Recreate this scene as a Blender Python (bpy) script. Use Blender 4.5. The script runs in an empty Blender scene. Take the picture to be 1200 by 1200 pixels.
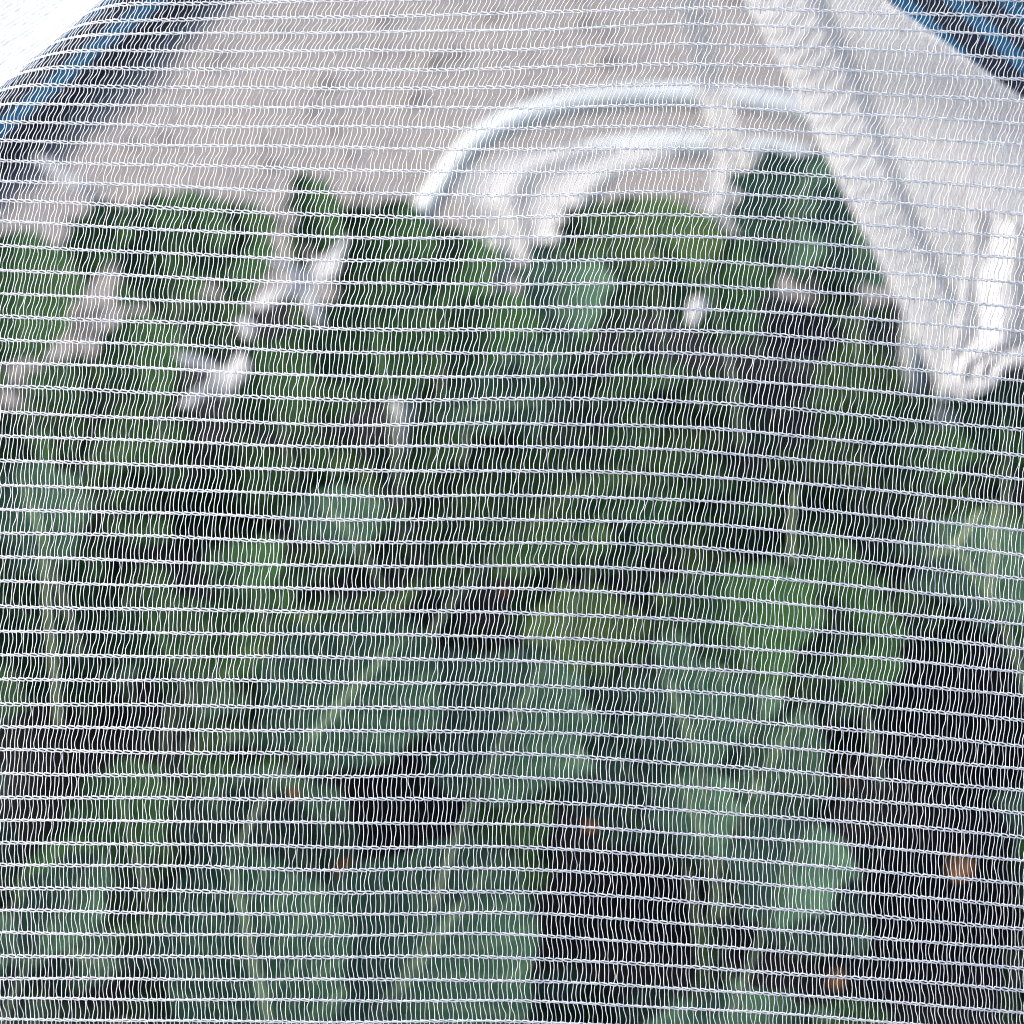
import bpy, math, random
import numpy as np
from mathutils import Vector, Matrix, noise as mnoise

random.seed(7)
rng = np.random.default_rng(11)
scn = bpy.context.scene
COL = scn.collection

# ------------------------------------------------------------------ camera frame
CAM_LOC = np.array([0.0, 0.0, 1.20])
PITCH = math.radians(32)
TAN = math.tan(math.radians(12.6))
FWD = np.array([0, math.cos(PITCH), -math.sin(PITCH)])
RIGHT = np.array([1.0, 0, 0])
UP = np.array([0, math.sin(PITCH), math.cos(PITCH)])


def at(px, py, D):
    """World point seen at photo pixel (px, py) at axial distance D."""
    px = np.asarray(px, float); py = np.asarray(py, float); D = np.asarray(D, float)
    x = (px - 600) / 600 * TAN * D
    y = (600 - py) / 600 * TAN * D
    return CAM_LOC + x[..., None] * RIGHT + y[..., None] * UP + D[..., None] * FWD


def proj(P):
    P = np.asarray(P, float) - CAM_LOC
    D = P @ FWD
    return 600 + (P @ RIGHT) / (TAN * D) * 600, 600 - (P @ UP) / (TAN * D) * 600, D


def ground(px, py, z=0.0):
    d = at(px, py, 1.0) - CAM_LOC
    return CAM_LOC + d * ((z - CAM_LOC[2]) / d[2])


# ------------------------------------------------------------------ helpers
def mesh_obj(name, verts, faces, mat, parent=None, smooth=True, mesh_name=None):
    me = bpy.data.meshes.new(mesh_name or name)
    verts = np.asarray(verts, np.float32).reshape(-1, 3)
    faces = np.asarray(faces, np.int32)
    n, k = faces.shape
    me.vertices.add(len(verts)); me.vertices.foreach_set('co', verts.ravel())
    me.loops.add(n * k); me.loops.foreach_set('vertex_index', faces.ravel())
    me.polygons.add(n)
    me.polygons.foreach_set('loop_start', np.arange(0, n * k, k, dtype=np.int32))
    me.polygons.foreach_set('use_smooth', np.full(n, smooth, dtype=bool))
    me.update(calc_edges=True); me.validate()
    me.materials.append(mat)
    o = bpy.data.objects.new(name, me)
    COL.objects.link(o)
    if parent is not None:
        o.parent = parent
    return o


def tubes(P, rad, sides=4, ref=FWD):
    """P (n,k,3) polylines -> verts, faces of open tubes."""
    n, k, _ = P.shape
    T = np.empty_like(P)
    T[:, 1:-1] = P[:, 2:] - P[:, :-2]
    T[:, 0] = P[:, 1] - P[:, 0]; T[:, -1] = P[:, -1] - P[:, -2]
    T /= np.linalg.norm(T, axis=2, keepdims=True) + 1e-12
    S = np.cross(T, ref); S /= np.linalg.norm(S, axis=2, keepdims=True) + 1e-9
    U = np.cross(S, T)
    rad = np.asarray(rad, float)
    if rad.ndim == 0: rad = np.full((n, k), float(rad))
    a = np.arange(sides) * 2 * math.pi / sides + (math.pi / 2)
    V = P[:, :, None] + rad[:, :, None, None] * (np.cos(a)[None, None, :, None] * S[:, :, None] + np.sin(a)[None, None, :, None] * U[:, :, None])
    idx = np.arange(n * k * sides).reshape(n, k, sides)
    f = np.stack([idx[:, :-1], np.roll(idx, -1, 2)[:, :-1], np.roll(idx, -1, 2)[:, 1:], idx[:, 1:]], -1).reshape(-1, 4)
    return V.reshape(-1, 3), f


def merge(parts):
    vs, fs, o = [], [], 0
    for v, f in parts:
        vs.append(v); fs.append(np.asarray(f) + o); o += len(v)
    return np.concatenate(vs), np.concatenate(fs)


def tag(o, label=None, cat=None, group=None, kind=None):
    if label: o['label'] = label
    if cat: o['category'] = cat
    if group: o['group'] = group
    if kind: o['kind'] = kind
    return o


def empty(name, loc):
    o = bpy.data.objects.new(name, None); COL.objects.link(o)
    o.empty_display_size = 0.05
    o.location = loc
    return o


def spline(pts, n):
    """Catmull-Rom resample of control points."""
    p = np.asarray(pts, float)
    p = np.vstack([2 * p[0] - p[1], p, 2 * p[-1] - p[-2]])
    m = len(p) - 3
    out = []
    for t in np.linspace(0, m - 1e-6, n):
        i = int(t); f = t - i
        a, b, c, d = p[i:i + 4]
        out.append(0.5 * (2 * b + (c - a) * f + (2 * a - 5 * b + 4 * c - d) * f * f + (3 * b - a - 3 * c + d) * f ** 3))
    return np.array(out)


# ------------------------------------------------------------------ materials
def new_mat(name):
    m = bpy.data.materials.new(name); m.use_nodes = True
    nt = m.node_tree
    b = nt.nodes['Principled BSDF']
    return m, nt, b


def N(nt, t, **kw):
    n = nt.nodes.new(t)
    for k, v in kw.items(): setattr(n, k, v)
    return n


def ramp(nt, stops):
    r = N(nt, 'ShaderNodeValToRGB')
    e = r.color_ramp.elements
    e[0].position, e[0].color = stops[0][0], (*stops[0][1], 1)
    e[1].position, e[1].color = stops[-1][0], (*stops[-1][1], 1)
    for p, c in stops[1:-1]:
        x = e.new(p); x.color = (*c, 1)
    return r


def math_node(nt, op, a, b=None, c=None):
    n = N(nt, 'ShaderNodeMath', operation=op)
    for i, v in enumerate((a, b, c)):
        if v is None: continue
        if isinstance(v, (int, float)): n.inputs[i].default_value = v
        else: nt.links.new(v, n.inputs[i])
    return n.outputs[0]


def thread_material(name, col, transl=0.25):
    m, nt, b = new_mat(name)
    b.inputs['Base Color'].default_value = (*col, 1)
    b.inputs['Roughness'].default_value = 0.45
    b.inputs['Specular IOR Level'].default_value = 0.4
    tr = N(nt, 'ShaderNodeBsdfTranslucent'); tr.inputs['Color'].default_value = (*col, 1)
    mx = N(nt, 'ShaderNodeMixShader'); mx.inputs[0].default_value = transl
    out = nt.nodes['Material Output']
    nt.links.new(b.outputs[0], mx.inputs[1]); nt.links.new(tr.outputs[0], mx.inputs[2])
    nt.links.new(mx.outputs[0], out.inputs['Surface'])
    return m


MAT_THREAD = thread_material('net_yarn', (0.88, 0.90, 0.94))
MAT_THREAD_FAR = thread_material('net_yarn_soft', (0.95, 0.945, 0.95), 0.4)


def cloth_material(name, k):
    m, nt, b = new_mat(name)
    tc = N(nt, 'ShaderNodeTexCoord')
    w = N(nt, 'ShaderNodeTexWave'); w.inputs['Scale'].default_value = 60; w.inputs['Distortion'].default_value = 2
    nt.links.new(tc.outputs['Object'], w.inputs['Vector'])
    r = ramp(nt, [(0, (0.82 * k, 0.82 * k, 0.84 * k)), (1, (0.92 * k, 0.92 * k, 0.94 * k))])
    nt.links.new(w.outputs['Color'], r.inputs[0]); nt.links.new(r.outputs[0], b.inputs['Base Color'])
    bp = N(nt, 'ShaderNodeBump'); bp.inputs['Strength'].default_value = 0.3; bp.inputs['Distance'].default_value = 0.002
    nt.links.new(w.outputs['Fac'], bp.inputs['Height']); nt.links.new(bp.outputs[0], b.inputs['Normal'])
    b.inputs['Roughness'].default_value = 0.8
    tr = N(nt, 'ShaderNodeBsdfTranslucent'); tr.inputs['Color'].default_value = (0.9 * k, 0.9 * k, 0.92 * k, 1)
    mx = N(nt, 'ShaderNodeMixShader'); mx.inputs[0].default_value = 0.5
    nt.links.new(b.outputs[0], mx.inputs[1]); nt.links.new(tr.outputs[0], mx.inputs[2])
    nt.links.new(mx.outputs[0], nt.nodes['Material Output'].inputs['Surface'])
    return m


MAT_CLOTH = cloth_material('gathered_net_cloth', 0.80)
MAT_HEM = cloth_material('net_hem_cloth', 1.0)
MAT_TAIL = cloth_material('net_tail_cloth', 0.70)


def pipe_material():
    m, nt, b = new_mat('white_plastic_pipe')
    tc = N(nt, 'ShaderNodeTexCoord')
    n = N(nt, 'ShaderNodeTexNoise'); n.inputs['Scale'].default_value = 14; n.inputs['Detail'].default_value = 5
    nt.links.new(tc.outputs['Object'], n.inputs['Vector'])
    r = ramp(nt, [(0.3, (0.58, 0.60, 0.59)), (0.6, (0.68, 0.72, 0.73))])
    nt.links.new(n.outputs['Fac'], r.inputs[0]); nt.links.new(r.outputs[0], b.inputs['Base Color'])
    b.inputs['Roughness'].default_value = 0.35
    return m


MAT_PIPE = pipe_material()


def leaf_material(name, dark, light, vein, gloss):
    m, nt, b = new_mat(name)
    uv = N(nt, 'ShaderNodeUVMap'); uv.uv_map = 'leaf'
    sep = N(nt, 'ShaderNodeSeparateXYZ'); nt.links.new(uv.outputs[0], sep.inputs[0])
    u, v = sep.outputs[0], sep.outputs[1]            # u across (-1..1 -> 0..1), v along
    av = math_node(nt, 'ABSOLUTE', math_node(nt, 'MULTIPLY_ADD', u, 2.0, -1.0))
    # midrib, tapering to the tip
    wid = math_node(nt, 'MULTIPLY_ADD', v, -0.055, 0.075)
    mid = math_node(nt, 'LESS_THAN', av, wid)
    # side veins sweep forward from the midrib
    ph = math_node(nt, 'MULTIPLY', math_node(nt, 'SUBTRACT', v, math_node(nt, 'MULTIPLY', av, 0.30)), 7.0)
    fr = math_node(nt, 'ABSOLUTE', math_node(nt, 'SUBTRACT', math_node(nt, 'FRACT', ph), 0.5))
    side = math_node(nt, 'LESS_THAN', fr, 0.045)
    ve = math_node(nt, 'MAXIMUM', mid, math_node(nt, 'MULTIPLY', side, 0.55))
    tc = N(nt, 'ShaderNodeTexCoord'); oi = N(nt, 'ShaderNodeObjectInfo')
    n = N(nt, 'ShaderNodeTexNoise'); n.inputs['Scale'].default_value = 3.2; n.inputs['Detail'].default_value = 6
    n.noise_dimensions = '4D'
    nt.links.new(tc.outputs['Object'], n.inputs['Vector']); nt.links.new(math_node(nt, 'MULTIPLY', oi.outputs['Random'], 40.0), n.inputs['W'])
    f = math_node(nt, 'ADD', math_node(nt, 'MULTIPLY', n.outputs['Fac'], 0.75), math_node(nt, 'MULTIPLY', oi.outputs['Random'], 0.65))
    r = ramp(nt, [(0.32, dark), (1.0, light)])
    nt.links.new(f, r.inputs[0])
    mx = N(nt, 'ShaderNodeMix', data_type='RGBA')
    nt.links.new(ve, mx.inputs['Factor']); nt.links.new(r.outputs[0], mx.inputs[6]); mx.inputs[7].default_value = (*vein, 1)
    nt.links.new(mx.outputs[2], b.inputs['Base Color'])
    b.inputs['Roughness'].default_value = gloss
    b.inputs['Specular IOR Level'].default_value = 0.055
    bp = N(nt, 'ShaderNodeBump'); bp.inputs['Strength'].default_value = 0.5; bp.inputs['Distance'].default_value = 0.004
    nt.links.new(math_node(nt, 'ADD', n.outputs['Fac'], ve), bp.inputs['Height']); nt.links.new(bp.outputs[0], b.inputs['Normal'])
    tr = N(nt, 'ShaderNodeBsdfTranslucent')
    nt.links.new(mx.outputs[2], tr.inputs['Color'])
    ms = N(nt, 'ShaderNodeMixShader'); ms.inputs[0].default_value = 0.22
    nt.links.new(b.outputs[0], ms.inputs[1]); nt.links.new(tr.outputs[0], ms.inputs[2])
    nt.links.new(ms.outputs[0], nt.nodes['Material Output'].inputs['Surface'])
    return m


LEAF_GREEN = leaf_material('leaf_green', (0.004, 0.022, 0.006), (0.026, 0.076, 0.022), (0.065, 0.14, 0.05), 0.55)
LEAF_BLUE = leaf_material('leaf_glaucous', (0.009, 0.037, 0.021), (0.054, 0.124, 0.074), (0.16, 0.24, 0.13), 0.48)
LEAF_YELLOW = leaf_material('leaf_yellow_green', (0.014, 0.042, 0.012), (0.05, 0.10, 0.03), (0.11, 0.15, 0.06), 0.55)
LEAF_DEAD = leaf_material('leaf_withered', (0.10, 0.04, 0.012), (0.20, 0.09, 0.035), (0.3, 0.18, 0.08), 0.8)


def stalk_material():
    m, nt, b = new_mat('leaf_stalk_green')
    tc = N(nt, 'ShaderNodeTexCoord')
    n = N(nt, 'ShaderNodeTexNoise'); n.inputs['Scale'].default_value = 9
    nt.links.new(tc.outputs['Object'], n.inputs['Vector'])
    r = ramp(nt, [(0.3, (0.02, 0.05, 0.018)), (0.7, (0.045, 0.085, 0.035))])
    nt.links.new(n.outputs['Fac'], r.inputs[0]); nt.links.new(r.outputs[0], b.inputs['Base Color'])
    b.inputs['Roughness'].default_value = 0.5
    return m


MAT_STALK = stalk_material()


def soil_material(name, c0, c1, c2, scale):
    m, nt, b = new_mat(name)
    tc = N(nt, 'ShaderNodeTexCoord')
    n = N(nt, 'ShaderNodeTexNoise'); n.inputs['Scale'].default_value = scale; n.inputs['Detail'].default_value = 9; n.inputs['Roughness'].default_value = 0.68
    n2 = N(nt, 'ShaderNodeTexVoronoi'); n2.inputs['Scale'].default_value = scale * 4
    for k in (n, n2): nt.links.new(tc.outputs['Object'], k.inputs['Vector'])
    f = math_node(nt, 'ADD', math_node(nt, 'MULTIPLY', n.outputs['Fac'], 0.8), math_node(nt, 'MULTIPLY', n2.outputs['Distance'], 0.25))
    r = ramp(nt, [(0.3, c0), (0.52, c1), (0.72, c2)])
    nt.links.new(f, r.inputs[0]); nt.links.new(r.outputs[0], b.inputs['Base Color'])
    bp = N(nt, 'ShaderNodeBump'); bp.inputs['Strength'].default_value = 0.35; bp.inputs['Distance'].default_value = 0.008
    nt.links.new(f, bp.inputs['Height']); nt.links.new(bp.outputs[0], b.inputs['Normal'])
    b.inputs['Roughness'].default_value = 0.95
    return m


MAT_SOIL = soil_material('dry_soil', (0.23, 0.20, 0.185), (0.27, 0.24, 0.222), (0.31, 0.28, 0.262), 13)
MAT_BED = soil_material('damp_shaded_bed_soil', (0.003, 0.003, 0.004), (0.006, 0.006, 0.007), (0.016, 0.013, 0.012), 14)  # damp soil, colour blackened to hold the deep shade between leaves


def mat_weed():
    m, nt, b = new_mat('woven_black_weed_mat')
    tc = N(nt, 'ShaderNodeTexCoord')
    sep = N(nt, 'ShaderNodeSeparateXYZ'); nt.links.new(tc.outputs['UV'], sep.inputs[0])
    # marking lines: every 0.085 m across the mat
    fr = math_node(nt, 'FRACT', math_node(nt, 'DIVIDE', math_node(nt, 'ADD', sep.outputs[0], 0.006), 0.075))
    line = math_node(nt, 'LESS_THAN', fr, 0.105)
    w = N(nt, 'ShaderNodeTexChecker'); w.inputs['Scale'].default_value = 260
    w.inputs['Color1'].default_value = (0.001, 0.002, 0.008, 1); w.inputs['Color2'].default_value = (0.002, 0.004, 0.013, 1)
    nt.links.new(tc.outputs['UV'], w.inputs['Vector'])
    mx = N(nt, 'ShaderNodeMix', data_type='RGBA')
    nt.links.new(line, mx.inputs['Factor']); nt.links.new(w.outputs['Color'], mx.inputs[6]); mx.inputs[7].default_value = (0.0, 0.22, 0.46, 1)
    nt.links.new(mx.outputs[2], b.inputs['Base Color'])
    b.inputs['Roughness'].default_value = 0.7
    b.inputs['Specular IOR Level'].default_value = 0.2
    return m


MAT_WEED = mat_weed()

# ------------------------------------------------------------------ ground
def sheet(name, x0, x1, y0, y1, nx, ny, mat, z, amp, fscale):
    xs, ys = np.meshgrid(np.linspace(x0, x1, nx), np.linspace(y0, y1, ny), indexing='ij')
    zs = np.array([amp * mnoise.noise((x * fscale, y * fscale, 3.1)) + 0.4 * amp * mnoise.noise((x * fscale * 3, y * fscale * 3, 9.1)) for x, y in zip(xs.ravel(), ys.ravel())]).reshape(xs.shape) + z
    v = np.stack([xs, ys, zs], -1)
    i = np.arange(nx * ny).reshape(nx, ny)
    f = np.stack([i[:-1, :-1], i[1:, :-1], i[1:, 1:], i[:-1, 1:]], -1).reshape(-1, 4)
    return mesh_obj(name, v.reshape(-1, 3), f, mat)


ge = 60.0
g = mesh_obj('ground', [(-ge, -ge, -0.02), (ge, -ge, -0.02), (ge, ge, -0.02), (-ge, ge, -0.02)], [(0, 1, 2, 3)], MAT_SOIL, smooth=False)
tag(g, kind='structure')
path = sheet('soil', -3.0, 3.0, 1.2, 7.0, 120, 120, MAT_SOIL, 0.0, 0.008, 5.0)
tag(path, kind='structure')
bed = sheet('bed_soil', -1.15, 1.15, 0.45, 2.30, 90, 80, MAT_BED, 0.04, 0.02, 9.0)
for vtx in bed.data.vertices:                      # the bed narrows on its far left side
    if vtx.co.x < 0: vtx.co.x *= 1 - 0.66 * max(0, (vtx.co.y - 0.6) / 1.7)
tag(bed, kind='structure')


SL, SR = -1, 1


def weed_mat(pa, pb, side, label, w=2.2, off=0.0):
    """Mat whose inner edge runs through the ground points seen at pixels pa, pb."""
    A, B = ground(*pa), ground(*pb)
    d = (B - A); d[2] = 0; d /= np.linalg.norm(d)
    nrm = np.array([d[1], -d[0], 0])
    if nrm[0] * side < 0: nrm = -nrm
    nx, ny = 60, 60
    us = np.linspace(0, w, nx); vs = np.linspace(-1.6, 5.0, ny)
    V = []; UV = []
    for u in us:
        for v in vs:
            p = A + d * v + nrm * u
            z = 0.032 + 0.010 * mnoise.noise((p[0] * 3, p[1] * 3, 7.7)) + 0.004 * mnoise.noise((p[0] * 11, p[1] * 11, 1.7))
            V.append((p[0], p[1], z)); UV.append((u + off, v))
    i = np.arange(nx * ny).reshape(nx, ny)
    f = np.stack([i[:-1, :-1], i[1:, :-1], i[1:, 1:], i[:-1, 1:]], -1).reshape(-1, 4)
    o = mesh_obj('weed_mat', V, f, MAT_WEED)
    me = o.data
    uvl = me.uv_layers.new(name='UVMap')
    vi = np.empty(len(me.loops), np.int32); me.loops.foreach_get('vertex_index', vi)
    uvl.data.foreach_set('uv', np.asarray(UV, np.float32)[vi].ravel())
    s = o.modifiers.new('s', 'SOLIDIFY'); s.thickness = 0.0025; s.offset = 1
    tag(o, label, 'weed mat', 'woven weed mats beside the bare soil')
    return o


weed_mat((0, 222), (250, 0), SL, 'black weed mat with blue lines in the upper left beyond the bare soil', off=0.02)
weed_mat((962, 0), (1112, 150), SR, 'black weed mat with blue marking lines in the upper right corner', off=-0.012)

# clods and stones on the dry soil
parts = []
ico = [(0, 0, 1), (0.894, 0, 0.447), (0.276, 0.851, 0.447), (-0.724, 0.526, 0.447), (-0.724, -0.526, 0.447), (0.276, -0.851, 0.447),
       (0.724, 0.526, -0.447), (-0.276, 0.851, -0.447), (-0.894, 0, -0.447), (-0.276, -0.851, -0.447), (0.724, -0.526, -0.447), (0, 0, -1)]
icf = [(0, 1, 2), (0, 2, 3), (0, 3, 4), (0, 4, 5), (0, 5, 1), (1, 6, 2), (2, 7, 3), (3, 8, 4), (4, 9, 5), (5, 10, 1), (6, 7, 2), (7, 8, 3), (8, 9, 4), (9, 10, 5), (10, 6, 1), (11, 7, 6), (11, 8, 7), (11, 9, 8), (11, 10, 9), (11, 6, 10)]
ico = np.array(ico)
for _ in range(500):
    px, py = rng.uniform(-300, 1500), rng.uniform(-150, 420)
    p = ground(px, py)
    if p[1] < 1.85: continue
    s = abs(rng.normal(0.004, 0.004)) + 0.003
    v = ico * (1 + rng.uniform(-0.3, 0.3, (12, 1))) * np.array([s * rng.uniform(0.7, 1.6), s * rng.uniform(0.7, 1.3), s * 0.65]) + p + np.array([0, 0, 0.006])
    parts.append((v, icf))
v, f = merge(parts)
tag(mesh_obj('soil_clods', v, f, MAT_SOIL, smooth=False), 'small clods scattered over the dry soil', 'soil clods', kind='stuff')

# ------------------------------------------------------------------ front insect net
ROWS = [15, 35, 57, 80, 103, 127, 151, 175, 201, 228, 254, 279, 306, 333, 360, 387, 413, 441, 468, 497, 524, 552, 580, 608, 636, 663, 691, 719, 746, 774, 802, 831, 857, 884, 911, 938, 965, 992, 1018, 1045, 1071, 1096, 1122, 1148, 1172, 1198]
up_rows = [15 - 19.2 * (i + 1) for i in range(36)][::-1]
dn_rows = [1198 + 24.5 * (i + 1) for i in range(9)]
R0 = np.array(up_rows + ROWS + dn_rows, float)
R0 += rng.normal(0, 0.4, len(R0))
XK = np.array([-700, 0, 200, 400, 600, 800, 1000, 1200, 1450.0])
YK = np.array([15, 127, 254, 580, 802, 1018, 1198.0])
OFF = np.array([
    [22, 8, 7, 5, 0, -7, -2, 5, 14],
    [2, -6, -3, -2, 0, -3, 6, 18, 34],
    [-50, -19, -10, -2, 0, -2, 8, 23, 45],
    [-30, -12, -6, 1, 0, 5, 22, 42, 68],
    [-14, -6, -4, -3, 0, 9, 24, 42, 66],
    [-8, -4, -2, 1, 0, 12, 27, 44, 66],
    [-6, -2, 0, 0, 0, 9, 22, 36, 58]], float)


def smooth_interp(xq, xk, tab):
    xq = np.clip(xq, xk[0], xk[-1])
    i = np.clip(np.searchsorted(xk, xq, side='right') - 1, 0, len(xk) - 2)
    h = xk[1:] - xk[:-1]
    dl = (tab[1:] - tab[:-1]) / h
    m = np.empty_like(tab); m[1:-1] = 0.5 * (dl[1:] + dl[:-1]); m[0] = dl[0]; m[-1] = dl[-1]
    t = (xq - xk[i]) / h[i]
    return (tab[i] * (2 * t ** 3 - 3 * t ** 2 + 1) + tab[i + 1] * (-2 * t ** 3 + 3 * t ** 2) + h[i] * (m[i] * (t ** 3 - 2 * t ** 2 + t) + m[i + 1] * (t ** 3 - t ** 2)))


def row_off(yb, x):
    tab = np.array([np.interp(yb, YK, OFF[:, k]) for k in range(len(XK))])
    return smooth_interp(x, XK, tab)


# cloth column -> x : spacing shrinks towards both sides
tt = np.arange(-280, 200)


def col_x(t):
    t = np.asarray(t, float)
    q = t * 5.45 / 600
    return 600 + 600 * (q - 0.045 * q ** 3 * np.where(np.abs(q) < 1.4, 1, (1.4 / np.maximum(np.abs(q), 1e-6)) ** 2))


def shear(y):
    ys = np.array([-700, 0, 100, 250, 400, 600, 800, 1000, 1200, 1450.0])
    le = np.array([0.3, 0.32, 0.27, 0.19, 0.13, 0.09, 0.09, 0.02, -0.06, -0.08])
    grid = np.linspace(-700, 1450, 500)
    l = np.interp(grid, ys, le)
    cum = np.concatenate([[0], np.cumsum(0.5 * (l[1:] + l[:-1]) * np.diff(grid))])
    c = np.interp(y, grid, cum)
    return np.interp(600, grid, cum) - c


# the sheet rolls away from the camera beyond a diagonal in the upper left
LA = np.array([0.0, 112.0]); LB = np.array([132.0, 0.0])
ld = (LB - LA) / np.linalg.norm(LB - LA)
ln = np.array([ld[1], -ld[0]])
if ln @ np.array([-1, -1]) < 0: ln = -ln
START = -34.0
s_ = np.linspace(0, 1500, 6000)
phi = np.radians(80) * np.clip(s_ / 62.0, 0, 1) ** 0.9
phi = phi - np.radians(2) * np.clip((s_ - 150) / 700, 0, 1)
gs = np.concatenate([[0], np.cumsum(np.cos(phi[:-1]) * np.diff(s_))])
gd = np.concatenate([[0], np.cumsum(np.sin(phi[:-1]) * np.diff(s_))])
PXM = 0.446 * 0.6 / 1200           # metres per pixel on the net


def net_world(x, y, dz=0.0):
    """flat cloth pixel position -> world point on the curved net; also returns screen px."""
    x = np.asarray(x, float); y = np.asarray(y, float)
    d = (x - LA[0]) * ln[0] + (y - LA[1]) * ln[1]
    s = np.maximum(d - START, 0)
    d2 = np.where(d > START, START + np.interp(s, s_, gs), d)
    dep = np.interp(s, s_, gd) * PXM
    sx = x + (d2 - d) * ln[0]; sy = y + (d2 - d) * ln[1]
    D = 0.600 + 0.012 * ((sx - 600) / 600) ** 2 + 0.016 * ((sy - 640) / 600) ** 2
    D = D + 0.0025 * np.sin(sx / 170 + sy / 320) + dep + dz
    return at(sx, sy, D), sx, sy, s


def node_y(r, x):
    return R0[r] + row_off(R0[r], x) + 0.9 * np.sin(x / 47 + r * 1.7) * 0.6 + 0.8 * np.sin(x / 113 + r * 0.9)


LO, HI = -230, 1430
SMAX = 860
nr = len(R0)
parts = []
T = tt.astype(float)
base_jit = rng.normal(0, 0.35, (nr, len(T)))
# vertical yarns between neighbouring rows
K = 8
lam = np.linspace(0, 1, K)
wob_seed = rng.uniform(0, 6.28, nr)
segs = []
for r in range(nr - 1):
    xt = col_x(T) + shear(R0[r]); xb = col_x(T) + shear(R0[r + 1])
    # local slack: some stretches lean or bow together
    lean = 0.8 * np.sin(T / 9.0 + wob_seed[r]) + 0.9 * np.sin(T / 23.0 + 2.3 * wob_seed[r])
    xt = xt + base_jit[r] * 0.6 + 0.5 * lean
    xb = xb + base_jit[r + 1] * 0.6 - 0.5 * lean
    odd = (np.arange(len(T)) % 2) * 2 - 1
    cross = np.where(rng.random(len(T)) < 0.035, rng.normal(0, 2.2, len(T)), 0)
    xt = xt + cross * 0.5 + rng.normal(0, 0.45, len(T))
    bow = rng.normal(0, 0.6, len(T)) + 1.1 * np.sin(T / 15.0 + wob_seed[r] * 3)
    scv = rng.normal(0.9, 0.5, len(T))
    yt = node_y(r, xt) + 0.8; yb = node_y(r + 1, xb) - 0.8
    ease = lam - 0.16 * np.sin(2 * np.pi * lam)
    X = xt[:, None] + (xb - xt)[:, None] * ease[None] + bow[:, None] * np.sin(np.pi * lam)[None] - (odd * 0.45 * scv)[:, None] * np.sin(2 * np.pi * lam)[None]
    Y = yt[:, None] + (yb - yt)[:, None] * lam[None]
    W, sx, sy, s = net_world(X, Y, (rng.normal(0, 0.0004, len(T)))[:, None] + 0 * X)
    mx, my, ms = sx.mean(1), sy.mean(1), s.mean(1)
    ok = (mx > LO) & (mx < HI) & (my > LO) & (my < HI) & (ms < SMAX)
    segs.append(W[ok])
P = np.concatenate(segs)
parts.append(tubes(P, 0.57 * PXM, 3))
# knitted rows: two plaited strands that open a small eyelet every second yarn
CK = 13
chunks = []
eye = rng.uniform(0.75, 1.15, nr)
for r in range(nr):
    for st in (1, -1):
        a = T[0]
        starts = np.arange(T[0], T[-1] - 2, 2.0)
        tq = starts[:, None] + np.linspace(0, 2, CK)[None]
        ph = tq * math.pi / 2 + r * 0.8
        sn = np.sin(ph)
        amp = (1.25 + 0.28 * np.sin(tq * 0.37 + r)) * eye[r]
        yo = st * amp * np.tanh(2.6 * sn) / math.tanh(2.6)
        x = col_x(tq) + shear(R0[r]) + 0.5 * np.cos(ph * 2) * st
        y = node_y(r, x) + yo - 0.35 * np.sin(2 * ph)
        W, sx, sy, s = net_world(x, y, -st * 0.9 * np.cos(ph) * PXM)
        mx, my, ms = sx.mean(1), sy.mean(1), s.mean(1)
        ok = (mx > LO) & (mx < HI) & (my > LO) & (my < HI) & (ms < SMAX)
        chunks.append(W[ok])
P = np.concatenate(chunks)
parts.append(tubes(P, 0.88 * PXM, 4))
v, f = merge(parts)
net = mesh_obj('insect_net', v, f, MAT_THREAD)
tag(net, 'sheer white insect net knitted in close horizontal rows, stretched across the whole foreground', 'insect net')

# ------------------------------------------------------------------ sloping net panel on the right
EDGE = spline([(800, -190), (890, 0), (945, 105), (1002, 225), (1050, 320), (1092, 410), (1125, 480), (1165, 570)], 60)
EDGE_D = np.linspace(0.98, 1.62, 60)


def panel_point(a, th):
    """a 0..1 down the fold, th angle round the fold (0 = silhouette)."""
    i = np.clip(a, 0, 1) * 59
    ex = np.interp(i, np.arange(60), EDGE[:, 0]); ey = np.interp(i, np.arange(60), EDGE[:, 1]); eD = np.interp(i, np.arange(60), EDGE_D)
    Rr = np.interp(a, [0, 0.25, 0.6, 1], [0.36, 0.40, 0.44, 0.46])
    off = Rr * (1 - np.cos(th))
    D = eD - Rr * np.sin(th)
    base = at(ex, ey, D)
    return base + off[..., None] * np.array([0.97, 0.0, -0.22])


parts = []
TH = np.concatenate([np.arange(-0.35, 0.84, 0.0060 / 0.41)])
A = np.linspace(0, 1, 50)
pl = []
for th in TH:
    w = 0.012 * np.sin(A * 9 + th * 6)
    pl.append(panel_point(A, np.full_like(A, th) + w))
cord = np.array(pl)
parts.append(tubes(cord, 0.00075, 5))
# yarns across the cords
na = 620
aq = np.linspace(0.0, 1, na)
pl = []
for j in range(len(TH) - 1):
    t0, t1 = TH[j], TH[j + 1]
    lamb = np.linspace(0, 1, 4)
    jit = rng.normal(0, 0.0006, na)
    aa = aq[:, None] + jit[:, None] * lamb[None] + 0.0012 * lamb[None]
    w = 0.012 * np.sin(aa * 9 + t0 * 6)
    th = t0 + (t1 - t0) * lamb[None] + w
    pl.append(panel_point(aa, th))
P = np.concatenate(pl)
parts.append(tubes(P, 0.00017, 4))
v, f = merge(parts)
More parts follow.
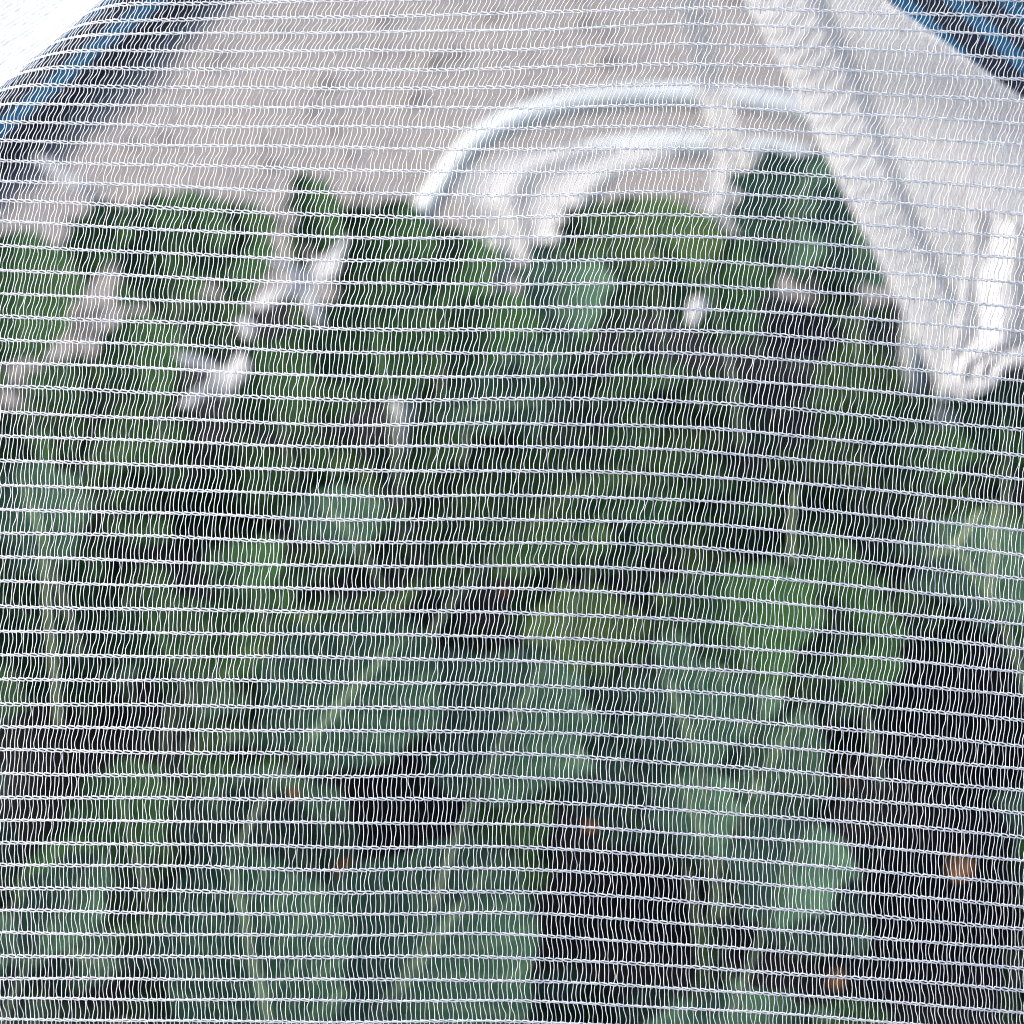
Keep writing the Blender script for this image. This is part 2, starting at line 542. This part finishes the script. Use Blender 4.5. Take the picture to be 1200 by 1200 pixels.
# trim along the hem, the straight upper-right border
sx, sy, D = proj(v)
hem = (sx - 1040) * (115.0) - (sy - 0) * (160.0)
rag = 8 * np.sin(sx / 7.0) + 6 * np.sin(sx / 3.1 + 1)
low = np.interp(sx, [1080, 1135, 1150, 1230], [470, 465, 425, 410]) + rag
badv = (hem > 0) | (sy > low)
keep = ~badv[f].any(1)
f = f[keep]
used = np.unique(f); remap = -np.ones(len(v), int); remap[used] = np.arange(len(used))
panel = mesh_obj('side_net', v[used], remap[f], MAT_THREAD_FAR)
tag(panel, 'pale net panel sloping down along the right side behind the front net', 'side net')


# white doubled hem that wraps the fold of the side net
nth, na2 = 26, 90
tv = np.linspace(-0.16, 0.38, nth); av = np.linspace(0, 1, na2)
V = np.array([panel_point(av, np.full(na2, t) * (1 + 0.05 * np.sin(av * 9)) + 0.004 * np.sin(av * 7 + t * 5)) - 0.006 * (math.cos(t) * np.array([0.97, 0, -0.22]) + math.sin(t) * FWD)[None] + (0.0006 * np.sin(t * 14 + av * 4))[:, None] * RIGHT[None] for t in tv])
V = V + 0.002 * np.array([-1.0, 0, 0])
k = np.arange(nth * na2).reshape(nth, na2)
f = np.stack([k[:-1, :-1], k[:-1, 1:], k[1:, 1:], k[1:, :-1]], -1).reshape(-1, 4)
V = V.reshape(-1, 3)
sx, sy, D = proj(V)
bad2 = ((sx - 1040) * 115.0 - sy * 160.0 > 0) | (sy > 452 + 10 * np.sin(sx / 6.0))
hemo = mesh_obj('hem', V, f[~bad2[f].any(1)], MAT_HEM, panel)


def drape(name, prof, D, label, cat, pleat=0.012, npl=6, thick=0.003, ny=50, nx=46, mat=MAT_CLOTH, rag=6.0, seed=1.0):
    """Hanging gathered net: profile of (y, left, right) in photo pixels at real distance D, pleated in depth."""
    prof = np.array(prof, float)
    ys = np.linspace(prof[0, 0], prof[-1, 0], ny)
    V = []
    for j, y in enumerate(ys):
        l = np.interp(y, prof[:, 0], prof[:, 1]); r = np.interp(y, prof[:, 0], prof[:, 2])
        l += rag * mnoise.noise((y * 0.045, seed, 0)); r += rag * mnoise.noise((y * 0.045, seed, 5))
        for i in range(nx):
            u = i / (nx - 1)
            x = l + (r - l) * u
            d = D + pleat * math.sin(u * npl * 6.28 + 1.3 * mnoise.noise((u * 3, y * 0.02, seed))) * min(1, (r - l) / 60) + 0.6 * pleat * mnoise.noise((u * 5, y * 0.03, seed + 2)) - 0.03 * u
            V.append(at(x, y, d))
    k = np.arange(nx * ny).reshape(ny, nx)
    f = np.stack([k[:-1, :-1], k[1:, :-1], k[1:, 1:], k[:-1, 1:]], -1).reshape(-1, 4)
    o = mesh_obj(name, np.array(V), f, mat)
    s = o.modifiers.new('s', 'SOLIDIFY'); s.thickness = thick
    tag(o, label, cat)
    return o


drape('gathered_net', [(172, 640, 800), (186, 575, 790), (200, 548, 735), (222, 535, 712), (240, 540, 690), (256, 566, 672), (275, 582, 655), (295, 600, 645), (316, 616, 634)], 1.99,
      'white gathered net bunch hanging to a point below the nearer hoop', 'gathered net', npl=2, pleat=0.004)
drape('net_tail', [(108, 818, 852), (150, 828, 868), (190, 838, 884), (225, 830, 884), (250, 812, 880), (275, 818, 876), (292, 832, 868), (312, 848, 862)], 1.80,
      'narrow white tail of net hanging from the top of the hoop', 'net tail', npl=2, pleat=0.004, mat=MAT_TAIL)
drape('net_corner', [(222, 1146, 1330), (260, 1142, 1330), (320, 1135, 1330), (370, 1128, 1330), (398, 1120, 1330), (425, 1112, 1180), (448, 1112, 1165), (462, 1116, 1128)], 1.03,
      'dense white folded net corner at the right edge above the leaves', 'net corner', npl=3, pleat=0.005, rag=2.0)
# sheer vertical yarns running up from the tail
pl = []
for k in range(26):
    x0 = 785 + 42 * k / 25; x1 = 818 + 34 * k / 25
    yy = np.linspace(-160, 112, 14)
    xx = x0 - 10 + (x1 - x0 + 10) * ((yy + 160) / 272) ** 1.6 + rng.normal(0, 1.2)
    pl.append(at(xx, yy, np.full_like(yy, 1.79) - 0.15 * (112 - yy) / 272))
v, f = tubes(np.array(pl), 0.00042, 4)
tag(mesh_obj('net_strand', v, f, MAT_THREAD_FAR), 'sheer vertical strand of net yarns rising from the hoop out of the top', 'net strand')


def scrap(outline, D, label, seed):
    import bmesh
    bm = bmesh.new()
    vs = [bm.verts.new(at(x, y, D)) for x, y in outline]
    bm.faces.new(vs)
    bmesh.ops.triangulate(bm, faces=bm.faces[:])
    bmesh.ops.subdivide_edges(bm, edges=bm.edges[:], cuts=4, use_grid_fill=True, smooth=0.0)
    for v in bm.verts:
        c = v.co * 28
        v.co += Vector(FWD) * 0.022 * mnoise.noise((c.x, c.y, c.z + seed)) + Vector(RIGHT) * 0.006 * mnoise.noise((c.x * 2, c.y, c.z + seed + 4)) + Vector(UP) * 0.006 * mnoise.noise((c.x * 2, c.y + 7, c.z + seed))
    me = bpy.data.meshes.new('net_scrap'); bm.to_mesh(me); bm.free()
    for p in me.polygons: p.use_smooth = True
    me.materials.append(MAT_CLOTH)
    o = bpy.data.objects.new('net_scrap', me); COL.objects.link(o)
    s = o.modifiers.new('s', 'SOLIDIFY'); s.thickness = 0.003
    tag(o, label, 'net scrap', 'white net scraps caught among the leaves')


scrap([(412, 280), (404, 300), (398, 322), (384, 330), (370, 340), (374, 360), (378, 386), (364, 376), (358, 354), (346, 346), (330, 352), (316, 366), (298, 368), (312, 348), (330, 334), (334, 318), (318, 308), (338, 304), (356, 310), (372, 300), (388, 298)], 1.62, 'white net scrap with a drooping tip among leaves on the upper left', 2.0)
scrap([(206, 416), (222, 420), (240, 430), (256, 436), (272, 428), (288, 416), (296, 432), (290, 446), (276, 452), (264, 464), (244, 466), (228, 476), (214, 474), (228, 462), (246, 454), (252, 444), (232, 440), (214, 430)], 1.50, 'lower white net scrap lying above the dark gap on the left', 8.0)
scrap([(38, 184), (60, 190), (84, 204), (112, 224), (128, 248), (108, 240), (88, 222), (60, 206)], 1.95, 'thin pale net scrap slanting over the soil at the left edge', 3.0)
scrap([(278, 382), (292, 374), (300, 386), (294, 402), (282, 398)], 1.58, 'tiny white piece added for a lit gap between the two larger left scraps', 6.0)  # the tiny pieces are added for sky-lit gaps showing net behind
scrap([(575, 316), (590, 312), (596, 330), (584, 338)], 1.75, 'tiny white piece added for a lit gap under the point of the gathered net', 7.0)
scrap([(808, 356), (826, 352), (832, 364), (820, 384), (806, 380)], 1.6, 'tiny white piece added for a lit gap below the hanging net tail', 5.0)

# ------------------------------------------------------------------ hoops
def hoop(ctrl, rad, label):
    P3 = [np.array([at(x, y, D)])[0] for x, y, D in ctrl]
    a, b = P3[0].copy(), P3[-1].copy()
    a[2] = 0.0; b[2] = 0.0
    a += (P3[0] - P3[1]) * 0.2 * np.array([1, 1, 0]); b += (P3[-1] - P3[-2]) * 0.2 * np.array([1, 1, 0])
    pts = spline([a] + P3 + [b], 120)
    v, f = tubes(pts[None], rad, 16, ref=np.array([0.0, 1.0, 0.02]))
    o = mesh_obj('hoop', v, f, MAT_PIPE)
    tag(o, label, 'hoop', 'white tunnel hoops over the plants')


hoop([(470, 300, 1.86), (490, 262, 1.86), (514, 222, 1.86), (545, 180, 1.86), (582, 152, 1.865), (640, 129, 1.87), (705, 117, 1.875), (780, 112, 1.88), (860, 115, 1.88), (930, 127, 1.88), (990, 146, 1.88), (1050, 182, 1.88), (1095, 250, 1.88), (1120, 340, 1.88)], 0.0105,
     'nearer white plastic hoop arching over the upper centre')
hoop([(585, 280, 2.06), (610, 222, 2.06), (650, 194, 2.06), (710, 178, 2.06), (780, 171, 2.06), (860, 173, 2.06), (930, 184, 2.06), (990, 205, 2.06), (1040, 245, 2.06), (1075, 320, 2.06)], 0.0115,
     'lower white hoop seen behind the first under its arch')

# ------------------------------------------------------------------ plants
def leaf_mesh(seed, ratio, lobes, cup, bend, wave):
    """Unit leaf: blade base at origin, tip at about y = 1, normal +z."""
    r = random.Random(seed)
    ny, nx = 17, 13
    V, UV = [], []
    ph = r.uniform(0, 6)
    for j in range(ny):
        t = j / (ny - 1)
        w = ratio * 0.5 * (math.sin(math.pi * min(1, t * 0.96 + 0.04) ** 0.86) ** 0.72) * (0.80 + 0.25 * math.sin(2.6 * t))
        w = max(w, 0.012)
        for i in range(nx):
            s = 2 * i / (nx - 1) - 1
            edge = abs(s) ** 3
            we = w * (1 + edge * lobes * (math.sin(t * 21 + ph + (2 if s > 0 else 0)) * 0.6 + mnoise.noise((t * 9, seed, s))))
            x = s * we
            y = t + edge * 0.05 * mnoise.noise((t * 6 + 3, s * 2, seed)) - 0.10 * abs(s) ** 2 * ratio * (1 - t)
            z = cup * (abs(s) ** 1.5) * w - bend * t * t + wave * edge * math.sin(t * 16 + ph + s * 2) + 0.03 * mnoise.noise((x * 4, t * 4, seed)) + 0.012 * math.cos((t - 0.3 * abs(s)) * 44) * (1 - edge)
            V.append((x, y, z)); UV.append((0.5 + 0.5 * s, t))
    k = np.arange(nx * ny).reshape(ny, nx)
    f = np.stack([k[:-1, :-1], k[:-1, 1:], k[1:, 1:], k[1:, :-1]], -1).reshape(-1, 4)
    return np.array(V), f, np.array(UV, np.float32)


def leaf_data(name, seed, mat, **kw):
    V, f, UV = leaf_mesh(seed, **kw)
    o = mesh_obj(name, V, f, mat, mesh_name=name)
    me = o.data
    uvl = me.uv_layers.new(name='leaf')
    vi = np.empty(len(me.loops), np.int32); me.loops.foreach_get('vertex_index', vi)
    uvl.data.foreach_set('uv', UV[vi].ravel())
    bpy.data.objects.remove(o)
    return me, V


KINDS = {}
for kind, mat in (('green', LEAF_GREEN), ('blue', LEAF_BLUE), ('yellow', LEAF_YELLOW), ('dead', LEAF_DEAD)):
    L = []
    for q in range(5):
        L.append(leaf_data('leaf_' + kind, q * 3.7 + len(KINDS) * 11, mat, ratio=random.uniform(0.62, 0.86), lobes=random.uniform(0.18, 0.36),
                           cup=random.uniform(0.1, 0.45), bend=random.uniform(0.05, 0.30), wave=random.uniform(0.02, 0.045)))
    KINDS[kind] = L
KINDS['round'] = [leaf_data('leaf_round', 90 + q * 3.1, LEAF_BLUE, ratio=random.uniform(0.86, 1.0), lobes=0.10, cup=0.16, bend=0.10, wave=0.02) for q in range(3)]

# stalk: from the blade base (origin) back and down
sp = spline([(0, 0.55, 0.012 - 0.03), (0, 0.2, -0.010), (0, 0, -0.004), (0, -0.25, -0.05), (0, -0.5, -0.20)], 14)
sv, sf = tubes(sp[None], np.linspace(0.005, 0.020, 14)[None], 8, ref=np.array([1.0, 0, 0]))
MAT_STALK_PALE = MAT_STALK.copy(); MAT_STALK_PALE.name = 'pale_stalk'
for _n in MAT_STALK_PALE.node_tree.nodes:
    if _n.type == 'VALTORGB':
        _n.color_ramp.elements[0].color = (0.10, 0.15, 0.07, 1); _n.color_ramp.elements[1].color = (0.20, 0.26, 0.13, 1)
STALK = mesh_obj('stalk', sv, sf, MAT_STALK).data
bpy.data.objects.remove(bpy.data.objects['stalk'])


def leaf_matrix(base, tip, nhint, width=1.0, roll=0.0):
    base, tip = Vector(base), Vector(tip)
    y = tip - base; L = y.length; y.normalize()
    z = Vector(nhint) - y * y.dot(Vector(nhint)); z.normalize()
    z.rotate(Matrix.Rotation(roll, 3, y)); x = y.cross(z)
    M = Matrix((x * L * width, y * L, z * L)).transposed().to_4x4()
    M.translation = base
    return M


# plants stand in lines along the bed: (x, y, height factor, label)
SIL_X = [-300, 0, 60, 130, 180, 215, 240, 290, 335, 352, 372, 420, 470, 520, 560, 600, 640, 690, 740, 800, 838, 862, 885, 920, 960, 1000, 1040, 1090, 1140, 1200, 1500]
SIL_Y = [250, 262, 235, 218, 206, 222, 210, 232, 225, 186, 225, 228, 226, 238, 262, 318, 268, 208, 192, 196, 222, 300, 205, 165, 150, 185, 300, 420, 470, 415, 400]
GAPS = [(265, 555, 130, 58), (1080, 830, 60, 40), (1060, 960, 60, 40), (455, 955, 50, 78), (700, 1070, 48, 100), (915, 420, 46, 85), (725, 660, 38, 30), (540, 545, 26, 60), (1110, 1120, 90, 85),
        (108, 335, 24, 60), (205, 262, 16, 22), (330, 262, 14, 26), (598, 262, 34, 40), (855, 268, 26, 34), (350, 335, 45, 36), (248, 448, 48, 28), (1140, 425, 40, 32),
        (860, 1120, 40, 40), (60, 900, 40, 60), (180, 880, 40, 40), (480, 690, 34, 30), (780, 400, 30, 26), (560, 720, 30, 22), (60, 390, 20, 30), (112, 385, 14, 22), (95, 250, 20, 14), (165, 375, 14, 16), (290, 300, 10, 16), (232, 330, 9, 14), (120, 420, 10, 16), (590, 330, 12, 20), (455, 300, 9, 12), (440, 250, 8, 16), (310, 380, 14, 18), (890, 345, 9, 12), (660, 300, 8, 9), (1150, 880, 40, 60)]


def blade_ok(M, V, tol=6, hero=False):
    W = np.array([tuple(M @ Vector(p)) for p in V])
    sx, sy, D = proj(W)
    if (W[:, 2] < 0.05).sum() > 20: return False
    lim = np.interp(sx, SIL_X, SIL_Y)
    if (sy < lim - tol).any(): return False
    if D.min() < 0.86: return False
    if hero: return True
    for gx, gy, ra, rb in GAPS:
        ins = ((sx - gx) / ra) ** 2 + ((sy - gy) / rb) ** 2 < 1
        if ins.mean() > 0.03 and (D[ins].mean() < 1.75 or gy < 480): 
            if W[ins, 2].mean() > 0.10: return False
    return True


PLANTS = []
LBL = {}


def add_leaf(plant, kind, M, label=None, var=None, stalk=True):
    me, V = KINDS[kind][var if var is not None else random.randrange(len(KINDS[kind]))]
    o = bpy.data.objects.new('leaf' if kind != 'dead' else 'withered_leaf', me); COL.objects.link(o)
    o.parent = plant
    o.matrix_local = Matrix.Translation(-Vector(plant.location)) @ M
    if label: o['label'] = label
    if stalk:
        s = bpy.data.objects.new('stalk', STALK); COL.objects.link(s); s.parent = o
    return o


def make_stem(plant, h):
    pts = spline([(0, 0, -0.02), (0.008, 0.004, h * 0.5), (0.0, 0.01, h)], 10)
    v, f = tubes(pts[None], np.linspace(0.014, 0.009, 10)[None], 8, ref=np.array([1.0, 0.2, 0]))
    mesh_obj('stem', v, f, MAT_STALK, plant)


def make_plant(x, y, n, size, kinds):
    pl = empty('brassica_plant', (x, y, 0.04))
    h = random.uniform(0.13, 0.2) * size
    make_stem(pl, h)
    a0 = random.uniform(0, 6.28)
    made = 0
    for k in range(n):
        for attempt in range(4):
            az = a0 + k * 2.399 + attempt * 0.9
            f = k / n                           # 0 outer .. 1 inner
            L = size * random.uniform(0.085, 0.165) * (1 - 0.35 * f) * (0.72 if y > 1.45 else 1)
            el = math.radians(random.uniform(25, 50) + 28 * f)
            pet = L * random.uniform(0.6, 0.95)
            hz = h * (0.25 + 0.75 * f) + 0.04
            dirh = Vector((math.cos(az), math.sin(az), 0))
            b = Vector((x, y, hz)) + dirh * pet * math.cos(el) + Vector((0, 0, pet * math.sin(el) + 0.03))
            el2 = el - math.radians(random.uniform(20, 55))
            t = b + dirh * L * math.cos(el2) + Vector((0, 0, L * math.sin(el2)))
            M = leaf_matrix(b, t, (random.uniform(-.3, .3), random.uniform(-.5, .1), 1), random.uniform(0.85, 1.1), random.uniform(-0.35, 0.35))
            kd = random.choice(kinds)
            vi = random.randrange(len(KINDS[kd]))
            if blade_ok(M, KINDS[kd][vi][1]):
                add_leaf(pl, kd, M, var=vi); made += 1
                break
    PLANTS.append(pl)
    return pl


G, B_, Y_, RD = 'green', 'blue', 'yellow', 'round'
grid = []
for iy, y in enumerate((0.80, 1.04, 1.28, 1.52, 1.74, 1.98, 2.18)):
    for ix in range(-3, 4):
        xx = ix * 0.215 + random.uniform(-0.03, 0.03) + (0.1 if iy % 2 else 0)
        if abs(xx) > 0.36 + 0.16 * min(iy, 4): continue
        if iy > 4 and xx < -0.36: continue
        grid.append((xx, y + random.uniform(-0.03, 0.03), iy))
for xx, y, iy in grid:
    kinds = [G, B_, B_, RD, G] if iy < 2 else ([G, B_, G, Y_] if iy == 2 else [G, G, G, Y_])
    pl = make_plant(xx, y, 24 if iy < 3 else 28 if iy < 5 else 20, 1.05 if iy < 2 else 1.0 if iy < 5 else 0.85, kinds)
    pl['row'] = iy

# individually posed leaves: base px, tip px, D base, D tip, kind, width, roll
HERO = [
    ((352, 880), (490, 716), 1.21, 1.27, RD, 1.0, 0.0),
    ((322, 1230), (262, 968), 1.13, 1.20, RD, 0.85, 0.1),
    ((405, 1240), (600, 978), 1.14, 1.22, RD, 0.85, 0.15),
    ((560, 930), (650, 738), 1.22, 1.30, B_, 1.2, 0.0),
    ((655, 470), (500, 478), 1.50, 1.46, B_, 0.9, 0.0),
    ((660, 420), (560, 440), 1.55, 1.55, B_, 0.8, 0.0),
    ((575, 655), (715, 520), 1.38, 1.44, Y_, 0.9, 0.0),
    ((700, 660), (770, 545), 1.38, 1.43, G, 1.0, 0.0),
    ((915, 310), (962, 148), 1.72, 1.78, B_, 0.95, 0.0),
    ((1010, 330), (1000, 190), 1.68, 1.74, B_, 0.9, 0.1),
    ((770, 345), (742, 196), 1.70, 1.78, Y_, 0.95, 0.0),
    ((850, 400), (805, 222), 1.66, 1.74, G, 0.9, 0.0),
    ((705, 330), (690, 205), 1.72, 1.80, G, 0.8, 0.2),
    ((1175, 730), (1095, 575), 1.30, 1.38, B_, 0.95, 0.0),
    ((205, 350), (178, 208), 1.72, 1.80, G, 0.9, 0.0),
    ((285, 350), (243, 212), 1.70, 1.78, G, 0.8, 0.0),
    ((382, 305), (352, 186), 1.76, 1.80, G, 0.6, 0.0),
    ((455, 350), (470, 226), 1.72, 1.78, G, 0.8, 0.0),
    ((415, 345), (420, 232), 1.75, 1.80, G, 0.8, -0.2),
    ((520, 380), (525, 240), 1.70, 1.78, G, 0.9, 0.0),
    ((100, 330), (135, 218), 1.72, 1.78, G, 0.7, 0.0),
    ((30, 420), (20, 262), 1.66, 1.72, G, 1.0, 0.0),
    ((455, 470), (430, 330), 1.58, 1.66, G, 1.1, 0.0),
    ((660, 400), (655, 270), 1.66, 1.74, B_, 0.9, 0.0),
    ((60, 660), (10, 520), 1.38, 1.46, B_, 0.9, 0.0),
    ((420, 640), (360, 560), 1.40, 1.46, B_, 1.0, 0.0),
    ((300, 700), (262, 620), 1.33, 1.38, G, 1.1, 0.0),
    ((720, 930), (640, 850), 1.24, 1.26, B_, 0.9, 0.2),
    ((820, 900), (770, 740), 1.25, 1.33, B_, 0.95, 0.0),
    ((880, 800), (850, 640), 1.32, 1.40, G, 0.95, 0.0),
    ((1010, 820), (960, 680), 1.31, 1.38, G, 0.95, 0.0),
    ((900, 1080), (960, 930), 1.17, 1.24, B_, 0.9, 0.0),
    ((830, 1000), (790, 890), 1.21, 1.26, B_, 0.9, 0.0),
    ((560, 450), (590, 330), 1.60, 1.68, G, 0.9, 0.0),
    ((330, 500), (300, 390), 1.56, 1.60, G, 0.9, 0.0),
    ((180, 470), (150, 360), 1.60, 1.66, G, 0.9, 0.0),
    ((40, 1120), (120, 990), 1.15, 1.20, B_, 0.9, 0.0),
    ((160, 1000), (120, 860), 1.20, 1.27, G, 0.9, 0.0),
    ((215, 800), (160, 690), 1.28, 1.32, G, 0.9, 0.0),
    ((1090, 470), (1120, 480), 1.5, 1.52, G, 0.9, 0.0),
    ((1180, 540), (1175, 425), 1.46, 1.52, G, 1.0, 0.0),
    ((1090, 560), (1105, 470), 1.46, 1.52, G, 1.0, 0.0),
]


def nearest_plant(p):
    return min(PLANTS, key=lambda q: (q.location.x - p[0]) ** 2 + (q.location.y - p[1]) ** 2)


for bp_, tp_, d0, d1, kd, wd, rl in HERO:
    b = at(*bp_, d0); t = at(*tp_, d1)
    nh = Vector((0.0, -0.45, 1.0))
    M = leaf_matrix(b, t, nh, wd, rl)
    add_leaf(nearest_plant(b), kd, M)

# withered leaf tips low in the bed
for px, py, D, s in [(402, 1020, 1.30, 0.03), (692, 968, 1.33, 0.022), (852, 822, 1.36, 0.014), (872, 962, 1.33, 0.02), (992, 912, 1.32, 0.022), (1118, 1020, 1.27, 0.034), (345, 930, 1.3, 0.014), (590, 690, 1.45, 0.02), (978, 1150, 1.25, 0.022), (470, 712, 1.4, 0.014)]:
    s *= 0.42
    b = at(px - 5, py + 5, D)
    t = b + np.array([s * random.uniform(0.4, 1), s * 0.5, s * random.uniform(0.2, 1.0)])
    add_leaf(nearest_plant(b), 'dead', leaf_matrix(b, t, (0, -0.6, 0.8), 1.2, random.uniform(-0.5, 0.5)), label='small withered orange brown leaf', stalk=False)

# pale leaf stalks standing clear of the blades
for pts, D, r in [([(52, 650), (58, 720), (66, 800), (70, 850)], 1.27, 0.0018), ([(1168, 590), (1166, 640), (1160, 700)], 1.28, 0.0016), ([(932, 575), (928, 620), (930, 660)], 1.33, 0.0012),
                  ([(1150, 600), (1120, 640), (1090, 650)], 1.30, 0.002)]:
    P3 = spline([at(x, y, D + 0.0002 * i) for i, (x, y) in enumerate(pts)], 14)
    q = nearest_plant(P3[0])
    v, f = tubes(P3[None], r, 8)
    mesh_obj('stalk', v - np.array(q.location), f, MAT_STALK_PALE, q)

# ------------------------------------------------------------------ plant labels
def place_words(px, py):
    col = 'far left' if px < 150 else 'left' if px < 400 else 'centre left' if px < 550 else 'centre' if px < 700 else 'centre right' if px < 850 else 'right' if px < 1060 else 'far right'
    return col


rows_seen = {}
for p in PLANTS:
    top = Vector(p.location) + Vector((0, 0, 0.28))
    sx, sy, D = proj(np.array(top))
    rows_seen.setdefault(p['row'], []).append((sx, p))
depth_words = {0: 'nearest row', 1: 'second row', 2: 'third row', 3: 'middle row', 4: 'fifth row', 5: 'sixth row back', 6: 'farthest row under the hoop'}
ordn = ['leftmost', 'second from left', 'third from left', 'fourth from left', 'fifth from left', 'sixth from left', 'rightmost']
for key, L in rows_seen.items():
    L.sort(key=lambda q: q[0])
    for i, (sx, p) in enumerate(L):
        w = 'rightmost' if i == len(L) - 1 else ordn[i]
        hue = 'blue green' if key <= 1 else 'mid green'
        tag(p, f'{hue} brassica, {w} in the {depth_words.get(key, "bed")}', 'plant', 'brassica plants growing under the net')

# ------------------------------------------------------------------ light
w = bpy.data.worlds.new('World'); scn.world = w; w.use_nodes = True
nt = w.node_tree
sky = nt.nodes.new('ShaderNodeTexSky'); sky.sky_type = 'NISHITA'; sky.sun_disc = False
SUN_EL, SUN_AZ = math.radians(33), math.radians(264)     # azimuth clockwise from +Y
sky.sun_elevation = SUN_EL; sky.sun_rotation = SUN_AZ
sky.air_density = 1.0; sky.dust_density = 3.0; sky.ozone_density = 1.0
bg = nt.nodes['Background']; bg.inputs['Strength'].default_value = 0.135
nt.links.new(sky.outputs[0], bg.inputs['Color'])
sl = bpy.data.lights.new('sun', 'SUN'); sl.energy = 2.4; sl.angle = math.radians(12); sl.color = (1.0, 0.965, 0.92)
so = bpy.data.objects.new('sun', sl); COL.objects.link(so)
sd = Vector((math.sin(SUN_AZ) * math.cos(SUN_EL), math.cos(SUN_AZ) * math.cos(SUN_EL), math.sin(SUN_EL)))
so.rotation_euler = sd.to_track_quat('Z', 'Y').to_euler()

# ------------------------------------------------------------------ camera
cd = bpy.data.cameras.new('camera'); co = bpy.data.objects.new('camera', cd); COL.objects.link(co)
co.location = CAM_LOC
co.rotation_euler = (math.pi / 2 - PITCH, 0, 0)
cd.sensor_width = 36; cd.lens = 36 / (2 * TAN)
cd.clip_start = 0.02; cd.clip_end = 300
cd.dof.use_dof = True; cd.dof.focus_distance = 0.606; cd.dof.aperture_fstop = cd.lens / 6.0
scn.camera = co

scn.render.engine = 'CYCLES'
scn.cycles.use_denoising = True
scn.cycles.pixel_filter_type = 'BLACKMAN_HARRIS'
scn.cycles.filter_width = 0.95
scn.cycles.max_bounces = 16
scn.cycles.diffuse_bounces = 14
scn.cycles.transparent_max_bounces = 8
scn.view_settings.view_transform = 'Standard'
scn.view_settings.look = 'None'
scn.view_settings.gamma = 1.0
scn.view_settings.exposure = 0.82
